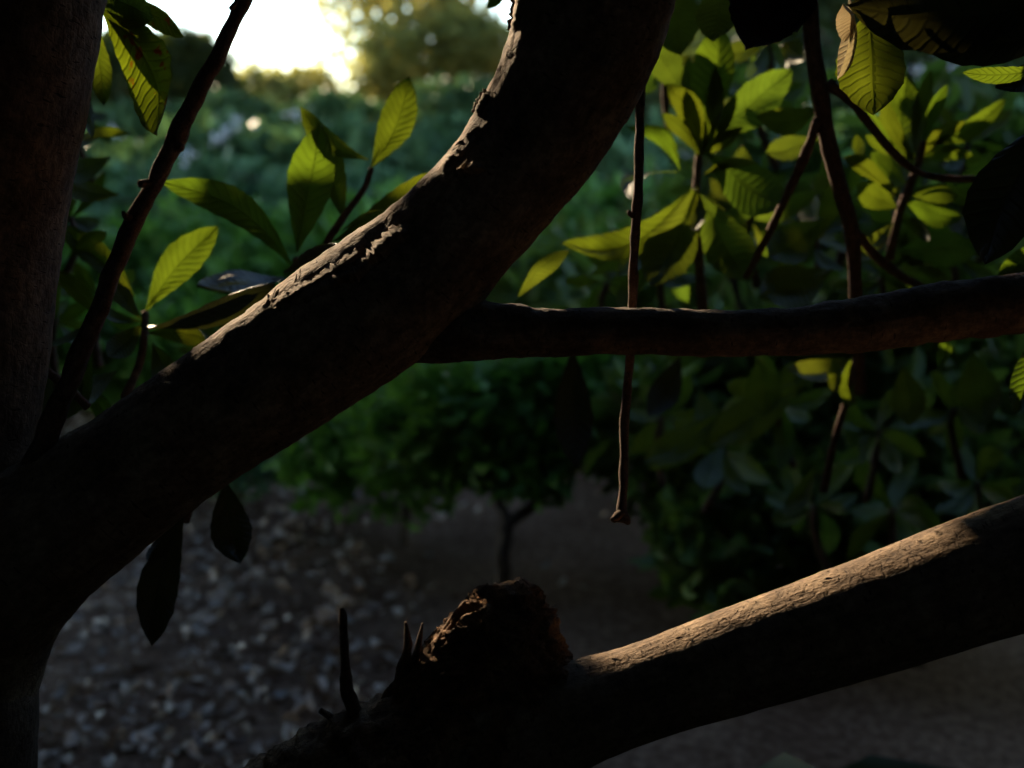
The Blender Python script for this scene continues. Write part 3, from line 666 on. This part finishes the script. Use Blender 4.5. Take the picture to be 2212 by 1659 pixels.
sG = shoot([(1995, 305, 8, 1.5), (1985, 350, 8, 1.5), (1965, 400, 9, 1.5), (1940, 470, 10, 1.5), (1920, 560, 11, 1.5)])
pleaf(sG, 1970, 365, 1958, 160, 112, 1.5, 1.53, -8, 0.05, bs=-0.09)
pleaf(sG, 1994, 305, 2046, 182, 40, 1.5, 1.46, 30, 0.04, fold=0.8)
pleaf(sG, 2000, 312, 2175, 212, 50, 1.5, 1.52, 10, 0.05, bs=0.10)
pleaf(sG, 1945, 345, 1850, 215, 30, 1.5, 1.46, 48, 0.05, bs=0.1)
pleaf(sG, 1960, 400, 1880, 330, 80, 1.5, 1.54, -15, 0.06, bs=-0.1)
pleaf(sG, 1945, 430, 1822, 340, 56, 1.48, 1.44, 40, 0.08, bs=0.16)
pleaf(sG, 1940, 450, 1850, 400, 70, 1.5, 1.5, 12, 0.08)
pleaf(sG, 1955, 420, 2070, 425, 60, 1.5, 1.46, 40, 0.08)
pleaf(sG, 1950, 430, 2080, 470, 66, 1.5, 1.46, 20, 0.08, bs=0.12)
pleaf(sG, 1940, 470, 2010, 520, 52, 1.5, 1.44, 45, 0.08)
pleaf(sG, 1930, 480, 1840, 560, 70, 1.48, 1.42, 20, 0.10, mat=LEAFSHADE)
pleaf(sG, 1930, 470, 1950, 330, 70, 1.54, 1.6, -15, 0.06)
pleaf(sG, 1860, 350, 1850, 290, 30, 1.58, 1.6, 0, 0.06)
pleaf(sG, 1940, 540, 2110, 545, 100, 1.55, 1.5, 20, 0.1, mat=LEAFSHADE)
pleaf(sG, 1930, 580, 2060, 640, 90, 1.55, 1.5, 10, 0.1, mat=LEAFSHADE)
pleaf(sG, 2060, 400, 2180, 380, 110, 1.62, 1.6, 15, 0.1, mat=LEAFSHADE)
for tx, ty, w, ro in ((1902, 205, 44, 20), (2012, 150, 48, -15), (2085, 262, 44, 25), (1868, 292, 42, -25), (2102, 335, 44, 30)):
    pleaf(sG, 1978, 345, tx, ty, w, 1.5, 1.5, ro, 0.05, bs=-0.05)
# near leaves along the top right edge
sT = ptube('branch', [(2300, -260, 16, 0.86), (2200, -150, 14, 0.9), (2050, -70, 12, 0.93), (1900, -30, 10, 0.95), (1835, -10, 7, 0.95)], TWIG, tree, 30, 12, 0.15, 0, 40)
pleaf(sT, 2320, -20, 1830, 12, 230, 0.86, 0.92, 24, 0.05, LEAFOLD, bs=-0.05)
pleaf(sT, 2330, 60, 1990, 100, 130, 0.9, 0.94, 20, 0.06, LEAFOLD)
pleaf(sT, 1880, 10, 1888, 248, 178, 0.96, 0.99, 12, 0.04, LEAF, bs=0.03)
pleaf(sT, 1835, -10, 1808, 172, 60, 0.95, 0.95, 70, 0.02, LEAFDRY, fold=1.2, name='dry_leaf')
pleaf(sT, 1820, 10, 1822, 92, 60, 0.93, 0.95, 35, 0.10, LEAFDRY, fold=1.4, name='dry_leaf')
pleaf(sT, 2290, 138, 2078, 156, 46, 1.0, 1.0, -20, 0.05, LEAF, bs=-0.09)
pleaf(sT, 2300, 120, 2150, 190, 90, 1.1, 1.1, 40, 0.06, LEAFOLD)
pleaf(sT, 2290, 230, 2128, 572, 190, 1.05, 1.05, 14, 0.05, LEAFOLD, bs=0.08)
pleaf(sT, 2270, 510, 2155, 605, 60, 1.3, 1.3, 10, 0.06)
pleaf(sT, 2250, 700, 2192, 895, 74, 1.2, 1.18, 12, 0.06, LEAF)
sR = ptube('branch', [(1720, -300, 12, 0.93), (1705, -120, 11, 0.93), (1688, -20, 9, 0.93)], TWIG, tree, 20, 10, 0.15, 0, 40)
pleaf(sR, 1690, -50, 1610, 104, 190, 0.93, 0.89, 10, 0.05, LEAFRED, shape='ov')
pleaf(sR, 1700, -60, 1722, 70, 120, 0.93, 0.91, 20, 0.05, LEAFRED)
pleaf(sR, 1560, -60, 1540, 90, 120, 1.3, 1.3, 20, 0.05, mat=LEAFSHADE)
pleaf(sR, 1440, -60, 1470, 120, 130, 1.4, 1.4, 20, 0.05, mat=LEAFSHADE)
pleaf(sR, 1100, -30, 1052, 18, 30, 1.2, 1.2, 20, 0.05)
# leaves and thin shoots under the level branch
sU = shoot([(1850, 770, 8, 1.5), (1830, 860, 8, 1.52), (1800, 960, 8, 1.55), (1780, 1060, 9, 1.6)])
pleaf(sU, 1848, 760, 1832, 882, 66, 1.5, 1.5, 10, 0.08)
pleaf(sU, 1800, 770, 1800, 850, 40, 1.5, 1.5, 30, 0.1)
pleaf(sU, 2028, 800, 2048, 728, 36, 1.5, 1.5, 0, 0.06)
pleaf(sU, 1870, 775, 1700, 800, 70, 1.6, 1.55, 30, 0.1, mat=LEAFSHADE)
pleaf(sU, 1560, 890, 1390, 1000, 90, 1.8, 1.8, 20, 0.1, mat=LEAFSHADE)
pleaf(sU, 1760, 1010, 1690, 1120, 60, 1.7, 1.7, 30, 0.1, mat=LEAFSHADE)
pleaf(sU, 1740, 820, 1520, 960, 110, 1.8, 1.8, 10, 0.1, mat=LEAFSHADE)
pleaf(sU, 1236, 745, 1244, 1010, 104, 1.55, 1.5, 10, 0.05, LEAFOLD, bs=0.02)
pleaf(sU, 1470, 770, 1400, 900, 90, 1.7, 1.7, 30, 0.1, LEAFOLD)
pleaf(sU, 1640, 770, 1650, 900, 100, 1.7, 1.7, 15, 0.1, mat=LEAFSHADE)
pleaf(sU, 1950, 790, 1965, 920, 90, 1.7, 1.7, 15, 0.1, mat=LEAFSHADE)
pleaf(sU, 2100, 760, 2120, 920, 110, 1.6, 1.6, 15, 0.1, mat=LEAFSHADE)
pleaf(sU, 1120, 640, 1230, 540, 60, 1.3, 1.3, 40, 0.1, mat=LEAFSHADE)

# more rosettes deeper in the crown
rr_ = random.Random(21)
def rosette(x, y, d, L, n, mat, lean=90, spread=360):
    st = ptube('shoot', [(x, y, 7, d), (x + rr_.uniform(-15, 15), y + 60, 8, d + .01), (x + rr_.uniform(-40, 40), y + 150, 9, d + .03)], TWIG, tree, 10, 8, 0.15, 0, 40, kink=0.5)
    for k in range(n):
        a = R(lean + (k / max(1, n - 1) - .5) * spread + rr_.uniform(-12, 12))
        l = L * rr_.uniform(.7, 1.12); fore = rr_.uniform(.55, 1.0)
        tx, ty = x + math.cos(a) * l * fore, y - math.sin(a) * l * fore
        dz = rr_.choice((-1, 1)) * l / F_ * d * math.sqrt(max(0, 1 - fore * fore)) * .9
        pleaf(st, x + rr_.uniform(-6, 6), y + rr_.uniform(-4, 10), tx, ty, l * rr_.uniform(.30, .42), d, d + dz, rr_.uniform(-45, 45), rr_.uniform(.03, .12), mat if rr_.random() < .75 else LEAFSHADE, bs=rr_.uniform(-.14, .14), nv=11, nu=6)
for x, y, d, L, n, mt in ((1620, 470, 1.75, 190, 9, LEAFSHADE), (1420, 575, 1.7, 170, 8, LEAFSHADE), (1760, 520, 1.8, 170, 8, LEAF), (1905, 600, 1.75, 160, 8, LEAFSHADE), (2050, 545, 1.8, 170, 9, LEAF), (2130, 420, 1.9, 150, 8, LEAF), (2090, 310, 2.0, 130, 7, LEAF),
                         (1640, 215, 1.9, 150, 8, LEAFSHADE), (1660, 90, 1.8, 150, 7, LEAFSHADE), (1430, 130, 1.75, 140, 7, LEAFSHADE), (1830, 430, 1.95, 150, 8, LEAF), (1310, 610, 1.8, 120, 6, LEAF)):
    rosette(x, y, d, L, n, mt, 90, 280)
for x, y, d, L, n in ((1430, 900, 2.1, 130, 7), (1560, 960, 2.0, 170, 8), (1680, 860, 1.95, 150, 7), (1760, 1090, 2.1, 150, 8), (1900, 930, 1.95, 160, 8), (2060, 880, 1.9, 150, 7), (2110, 1040, 2.0, 150, 7), (1930, 1100, 2.1, 150, 7)):
    rosette(x, y, d, L, n, LEAFSHADE, -90, 300)
for x, y, d, L, n, mt in ((150, 470, 1.7, 120, 7, LEAF), (120, 690, 1.6, 110, 7, LEAFSHADE), (210, 640, 1.75, 120, 7, LEAF), (170, 250, 1.9, 110, 6, LEAF), (470, 760, 1.6, 110, 6, LEAFSHADE)):
    rosette(x, y, d, L, n, mt, 90, 260)

# unseen crown above, beside and behind the viewer, gaps cut for chosen sunbeams
def tree_crown():
    n = 21000
    u = rng.normal(size=(n, 3)); u /= np.linalg.norm(u, axis=1, keepdims=True)
    r = rng.uniform(0.62, 1.0, size=(n, 1))
    pts = np.array([-0.1, 0.3, 1.5]) + u * r * np.array([2.9, 2.7, 2.5])
    keep = (pts[:, 2] > 0.08) & (np.linalg.norm(pts - np.array([0, 0, CAM_Z]), axis=1) > 0.8) & ~((pts[:, 1] > 1.9) & (pts[:, 0] > -1.6) & (pts[:, 0] < 1.5))
    tag(leaf_mass('crown', pts[keep], 0.32, CROWN, tree, up=0.1, gaps=True, hide=True), kind='stuff')
    # unseen slab of crown leaves added to block the low sun
    m = 62000
    c = np.array(P(1150, 650, 1.2)); a = np.cross(Sn, (0, 0, 1)); a /= np.linalg.norm(a); b = np.cross(a, Sn)
    pts = c + Sn * rng.uniform(2.2, 4.2, (m, 1)) + a * rng.uniform(-2.3, 1.4, (m, 1)) + b * rng.uniform(-1.15, 1.0, (m, 1))
    pts = pts[pts[:, 2] > 0.1]
    tag(leaf_mass('crown', pts, 0.09, CROWN, tree, up=0.1, gaps=True, hide=True), kind='stuff')
tree_crown()

# ------------------------------------------------------------------ background plants
def blob_points(n, c, rad, holes=0.0, shell=0.35, seed=0.0, lobes=5):
    """points in a lumpy crown volume"""
    cs = [(np.array(c), np.array(rad) * 0.75)]
    rr = random.Random(int(seed * 97) + 5)
    for _ in range(lobes):
        a = rr.uniform(0, 2 * math.pi); e = rr.uniform(-0.6, 1.0)
        off = np.array([math.cos(a) * math.cos(e), math.sin(a) * math.cos(e), math.sin(e)]) * np.array(rad) * 0.6
        cs.append((np.array(c) + off, np.array(rad) * rr.uniform(0.3, 0.55)))
    out = []
    w = [np.prod(k[1]) ** (2 / 3) for k in cs]; tot = sum(w)
    for (cc, rd), ww in zip(cs, w):
        m = int(n * ww / tot)
        u = rng.normal(size=(m, 3)); u /= np.linalg.norm(u, axis=1, keepdims=True)
        out.append(cc + u * rng.uniform(shell, 1.0, size=(m, 1)) ** 0.5 * rd)
    p = np.concatenate(out)
    if holes:
        sc = 2.2 / max(rad)
        k = np.array([noise.noise(Vector(q * sc * 1.6) + Vector((seed, seed, 0))) for q in p]) > (-0.45 + holes)
        p = p[k]
    return p
def plant(name, label, cat, group, x, y, rad, h0, h1, n, size, mat, holes=0.15, trunk_r=0.03, gaps=False, bark=None, part='crown', lobes=5, aspect=0.45, seed=None, view_clear=False, stand=None):
    z0 = gz(x, y)
    root = empty(name, (x, y, z0), label, cat, group)
    c = (x, y, z0 + (h0 + h1) / 2); rr = (rad[0], rad[1], (h1 - h0) / 2)
    p = blob_points(n, c, rr, holes, 0.3, seed if seed is not None else x * 3 + y, lobes)
    p = p[p[:, 2] > z0 + 0.02]
    leaf_mass(part, p, size, mat, root, aspect=aspect, gaps=gaps, hide=view_clear)
    cx_, cy_ = x, y
    if stand: x, y = stand
    rows = np.array([(x, y, z0 - 0.1, trunk_r * 1.3), (x + 0.05 * h1, y, z0 + h1 * 0.3, trunk_r), (x - 0.03 * h1, y + .03 * h1, z0 + h1 * 0.6, trunk_r * 0.7), (x + 0.02 * h1, y, z0 + h1 * 0.88, trunk_r * 0.25)])
    v, f = tube_mesh(catmull(rows, 16), 10, 0.2, 0, 3); mesh_obj('trunk', v, f, bark or FARBARK, root)
    for k in range(0 if gaps else 4):
        a = k * 1.7 + x; t = 0.35 + 0.12 * k
        b0 = np.array((x, y, z0 + h1 * t)); b1 = b0 + np.array((math.cos(a) * rad[0] * .7, math.sin(a) * rad[1] * .7, h1 * 0.2))
        rws = np.array([(*b0, trunk_r * .55), (*(b0 * .5 + b1 * .5 + np.array((0, 0, .03 * h1))), trunk_r * .4), (*b1, trunk_r * .15)])
        v, f = tube_mesh(catmull(rws, 8), 7, 0.2, 0, 3); mesh_obj('limb', v, f, bark or FARBARK, root)
    return root

# unseen trees added to block the sun, crowns kept above the picture
plant('sun_blocking_tree', 'unseen broad tree added to keep the sun off the middle distance', 'tree', None, -2.4, 11.0, (5.5, 3.8), 2.9, 7.5, 8000, 0.5, DARKG, 0.0, 0.22, True, view_clear=True, lobes=8, stand=(-7.2, 10.2))
plant('sun_blocking_tree', 'second unseen broad tree added to shade the blue-green bushes', 'tree', None, -3.5, 20.0, (7.5, 4.5), 3.2, 9.0, 6000, 0.8, DARKG, 0.0, 0.28, True, view_clear=True, lobes=8, stand=(-10.4, 19.4))

plant('sun_blocking_tree', 'third unseen tree added to keep the low sun off the left ground', 'tree', None, -6.9, 11.0, (3.6, 3.4), 2.3, 6.8, 5200, 0.45, DARKG, 0.0, 0.16, True, view_clear=True, lobes=7)
# right: dense broad-leaved shrubs under the level branch
BS = 'broad-leaved shrubs behind the low limb'
for x, y, h1, w in ((0.60, 2.8, 1.42, 'around the first backlit rosette'), (1.02, 2.75, 1.48, 'between the forking stem and the rosette'), (1.42, 2.85, 1.5, 'around the rosette at the right')):
    plant('tall_shrub', 'tall thin shrub with loose dark leaves ' + w, 'shrub', 'tall thin shrubs behind the rosettes', x, y, (0.26, 0.22), 0.72, h1, 210, 0.13, SHRUBM, 0.0, 0.012, part='foliage', aspect=0.36, lobes=6)
for x, y, rx, ry, h0, h1, n, sz, lab in (
        (0.52, 2.85, 0.36, 0.30, 0.0, 0.80, 1500, 0.10, 'dark broad-leaved shrub under the level branch behind the hanging dead twig'),
        (0.98, 2.70, 0.40, 0.30, 0.0, 0.95, 1700, 0.11, 'dark broad-leaved shrub above the sunlit stretch of the low limb'),
        (1.42, 2.75, 0.36, 0.32, 0.0, 1.05, 1500, 0.11, 'dark broad-leaved shrub at the right edge under the level branch'),
        (0.85, 3.70, 0.70, 0.45, 0.0, 1.10, 2200, 0.12, 'broad-leaved shrub rising behind the backlit leaf rosettes'),
        (1.70, 3.60, 0.60, 0.45, 0.0, 1.25, 2000, 0.12, 'broad-leaved shrub at the far right edge above the level branch'),
        (0.56, 2.50, 0.24, 0.22, 0.0, 0.50, 900, 0.09, 'low dark shrub just above where the sunlit limb begins'),
        (0.92, 2.42, 0.28, 0.22, 0.0, 0.58, 1100, 0.09, 'low dark shrub behind the middle of the sunlit limb'),
        (1.30, 2.40, 0.28, 0.24, 0.0, 0.66, 1100, 0.09, 'low dark shrub behind the right end of the sunlit limb'),
        (0.25, 4.40, 0.55, 0.40, 0.0, 0.95, 2000, 0.10, 'broad-leaved shrub seen in the corner between main limb and level branch')):
    plant('broadleaf_shrub', lab, 'shrub', BS, x, y, (rx, ry), h0, h1, n, sz, SHRUBM, 0.04, 0.018, part='foliage', aspect=0.38, lobes=7)
plant('leafy_bush', 'little blue-green tuft beside the leaves hanging under the main limb', 'bush', None, -0.9, 3.55, (0.2, 0.2), 0.0, 0.24, 400, 0.05, SAGE, 0.1, 0.01, part='foliage')
plant('leafy_bush', 'green bush with low trailing leaves seen beneath the main limb', 'bush', None, -0.34, 3.2, (0.36, 0.26), 0.0, 0.60, 1900, 0.06, WEED, 0.2, 0.012, part='foliage', lobes=9)
# forked small tree behind the knob, its crown under the main limb
sp = empty('sapling', P(1080, 1420, 2.9), 'small forked tree with green crown standing on soil behind the rough knob', 'tree')
ptube('trunk', [(1080, 1440, 20, 2.9), (1083, 1300, 18, 2.87), (1090, 1190, 17, 2.85), (1100, 1125, 16, 2.85)], FARBARK, sp, 16, 10, 0.2, 0, 9, kink=0.4)
ptube('branch', [(1100, 1130, 13, 2.85), (1075, 1080, 11, 2.9), (1062, 1030, 9, 2.95), (1040, 930, 7, 3.0), (1000, 850, 5, 3.05)], FARBARK, sp, 16, 8, 0.2, 0, 9, kink=0.6)
ptube('branch', [(1102, 1130, 14, 2.85), (1150, 1090, 12, 2.9), (1190, 1040, 9, 2.95), (1215, 950, 7, 3.0), (1230, 850, 5, 3.05)], FARBARK, sp, 16, 8, 0.2, 0, 9, kink=0.6)
p_ = np.concatenate([blob_points(1500, tuple(P(1010, 890, 3.05)), (0.26, 0.26, 0.22), 0.15, 0.2, 3.1, 6), blob_points(1300, tuple(P(1220, 880, 3.1)), (0.22, 0.24, 0.22), 0.15, 0.2, 5.7, 6), blob_points(900, tuple(P(1130, 985, 3.0)), (0.20, 0.2, 0.13), 0.15, 0.2, 4.4, 6), blob_points(500, tuple(P(860, 960, 3.1)), (0.15, 0.2, 0.13), 0.1, 0.2, 8.2, 5)])
leaf_mass('crown', p_, 0.065, WEED, sp, aspect=0.42, droop=0.3)
# middle distance: bright green weeds
spots = [(-1.95, 4.7, .5, 'low beside the trunk under the small rosette'), (-1.3, 4.75, .5, 'low behind the middle of the main limb'), (-2.6, 5.6, .8, 'behind the slender twig'), (-1.6, 5.9, .85, 'under the leaf rosette with the yellow band'), (-0.6, 6.0, .9, 'showing under the curved main limb'), (0.6, 6.2, .95, 'just right of the main limb'), (1.7, 6.3, 1.0, 'beyond the backlit rosettes'), (2.9, 6.5, 1.0, 'near the right edge')]
for i, (x, y, h, w) in enumerate(spots):
    plant('weed_clump', 'bright green clump of weeds ' + w, 'weeds', 'weed clumps beyond the tree', x, y, (0.75, 0.6), 0.0, h * 1.16, 1900, 0.13, WEED, 0.22, 0.015, part='foliage')
spots = [(-4.2, 8.5, 1.0, 'behind the trunk'), (-2.8, 9.2, 1.0, 'crossed by the slender twig'), (-1.5, 9.0, .95, 'above the left leaf rosettes'), (-0.2, 9.4, 1.0, 'behind the bend of the main limb'), (1.6, 9.3, 1.1, 'behind the dead twig'), (3.1, 9.2, 1.15, 'behind the stem that forks twice'), (4.6, 9.4, 1.2, 'at the right edge')]
for i, (x, y, h, w) in enumerate(spots):
    plant('sage_bush', 'blue-green feathery bush ' + w, 'bush', 'blue-green bushes in the middle distance', x, y, (1.0, 0.8), 0.0, h, 1900, 0.17, SAGE, 0.2, 0.02, part='foliage')
spots = [(-6.2, 14, 1.25, 'far beyond the trunk'), (-4.0, 14.5, 1.25, 'farther off, left of the slender twig'), (-2.0, 14.2, 1.3, 'farther off, right of the slender twig'), (0.2, 14.6, 1.35, 'farther off, below the tall tree'), (2.6, 14.4, 1.4, 'farther off, right of the main limb'), (5.0, 14.6, 1.5, 'farther off, behind the backlit rosettes'), (7.4, 14.8, 1.6, 'farther off at the right edge')]
for i, (x, y, h, w) in enumerate(spots):
    plant('sage_bush', 'blue-green feathery bush ' + w, 'bush', 'blue-green bushes in the middle distance', x, y, (1.5, 1.2), 0.0, h, 1900, 0.26, SAGE, 0.15, 0.03, part='foliage')
# far trees
plant('olive_tree', 'tall yellow-green tree in sunlight beside the gap of white sky', 'tree', None, -2.45, 28, (2.5, 2.0), 0.9, 6.6, 3900, 0.27, OLIVE, 0.22, 0.18, lobes=9)
plant('round_bush', 'low round bush against the white sky left of the tall tree', 'bush', None, -5.2, 27, (1.8, 1.3), 0.1, 2.7, 3200, 0.25, OLIVE, 0.05, 0.08)
plant('round_bush', 'olive bush at the foot of the tall sunlit tree', 'bush', None, -1.9, 26, (2.2, 1.4), 0.1, 4.3, 4600, 0.25, OLIVE, 0.1, 0.08)
for x, h, w in ((-6.6, 1.75, 'below the dark tree left of the sky'), (-4.6, 1.8, 'below the gap of white sky'), (-2.6, 1.85, 'below the tall sunlit tree'), (-0.7, 2.0, 'against the bend of the main limb')):
    plant('low_bush', 'low green bush ' + w, 'bush', 'low bushes along the far edge', x, 20.5, (1.35, 0.9), 0.0, h, 2200, 0.2, SAGE, 0.0, 0.05)
plant('dark_tree', 'dark bushy tree behind the slender twig left of the sky', 'tree', None, -6.9, 24, (1.7, 1.4), 0.1, 3.4, 4200, 0.25, DARKG, 0.0, 0.1)
plant('dark_tree', 'dark tree almost hidden behind the trunk', 'tree', None, -8.6, 23, (1.6, 1.5), 0.2, 3.3, 3600, 0.27, DARKG, 0.0, 0.12)
for x, y, h, w in ((2.5, 26, 6.5, 'just right of the main limb'), (3.9, 22, 6.5, 'above the first backlit rosette'), (6.4, 21, 7, 'behind the stem that forks twice'), (8.8, 20, 7, 'at the right edge'), (11.4, 20.5, 7, 'beyond the right edge')):
    plant('dark_tree', 'dark shaded tree closing the view ' + w, 'tree', 'dark trees closing the view', x, y, (1.9, 1.7), 0.2, h, 7000, 0.34, DARKG, 0.0, 0.14)
for x, y, h, w in ((1.0, 19, 2.6, 'in the notch right of the main limb'), (3.0, 18.5, 2.9, 'behind the dead twig'), (5.0, 18, 3.0, 'behind the backlit rosettes'), (7.0, 17.5, 3.1, 'beyond the forking stem'), (9.0, 17.5, 3.2, 'at the far right')):
    plant('dark_bush', 'dark grey-green bush below the shaded trees ' + w, 'bush', 'dark bushes below the shaded trees', x, y, (1.4, 1.1), 0.0, h, 3200, 0.22, DARKG, 0.0, 0.08)
# pale clusters standing in for bright blurred spots, two of them sky gaps
BRIGHTSPOT = mass_mat('bright_spot', (0.55, 0.6, 0.65), (0.8, 0.82, 0.85), (0.5, 0.5, 0.5), 0.3)
bushes = [o for o in col.objects if o.name.startswith('sage_bush')]
for x, y, d, r, n in ((470, 300, 8.3, .05, 26), (488, 284, 8.4, .05, 26), (512, 266, 8.6, .07, 40), (405, 335, 8.0, .06, 30), (545, 270, 8.6, .04, 14), (640, 255, 8.7, .05, 18), (1990, 152, 12.5, .11, 40), (2066, 142, 12.6, .11, 40), (1975, 215, 12.6, .06, 18), (2100, 330, 8.6, .05, 16), (250, 290, 8.2, .05, 18)):
    q = P(x, y, d); par = min(bushes, key=lambda o: (o.location.x - q.x) ** 2 + (o.location.y - q.y) ** 2)
    n = int(n * 0.45)
    leaf_mass('bright_spot', np.array(q) + rng.normal(size=(n, 3)) * r * 0.42, 0.045, BRIGHTSPOT, par, aspect=0.8)
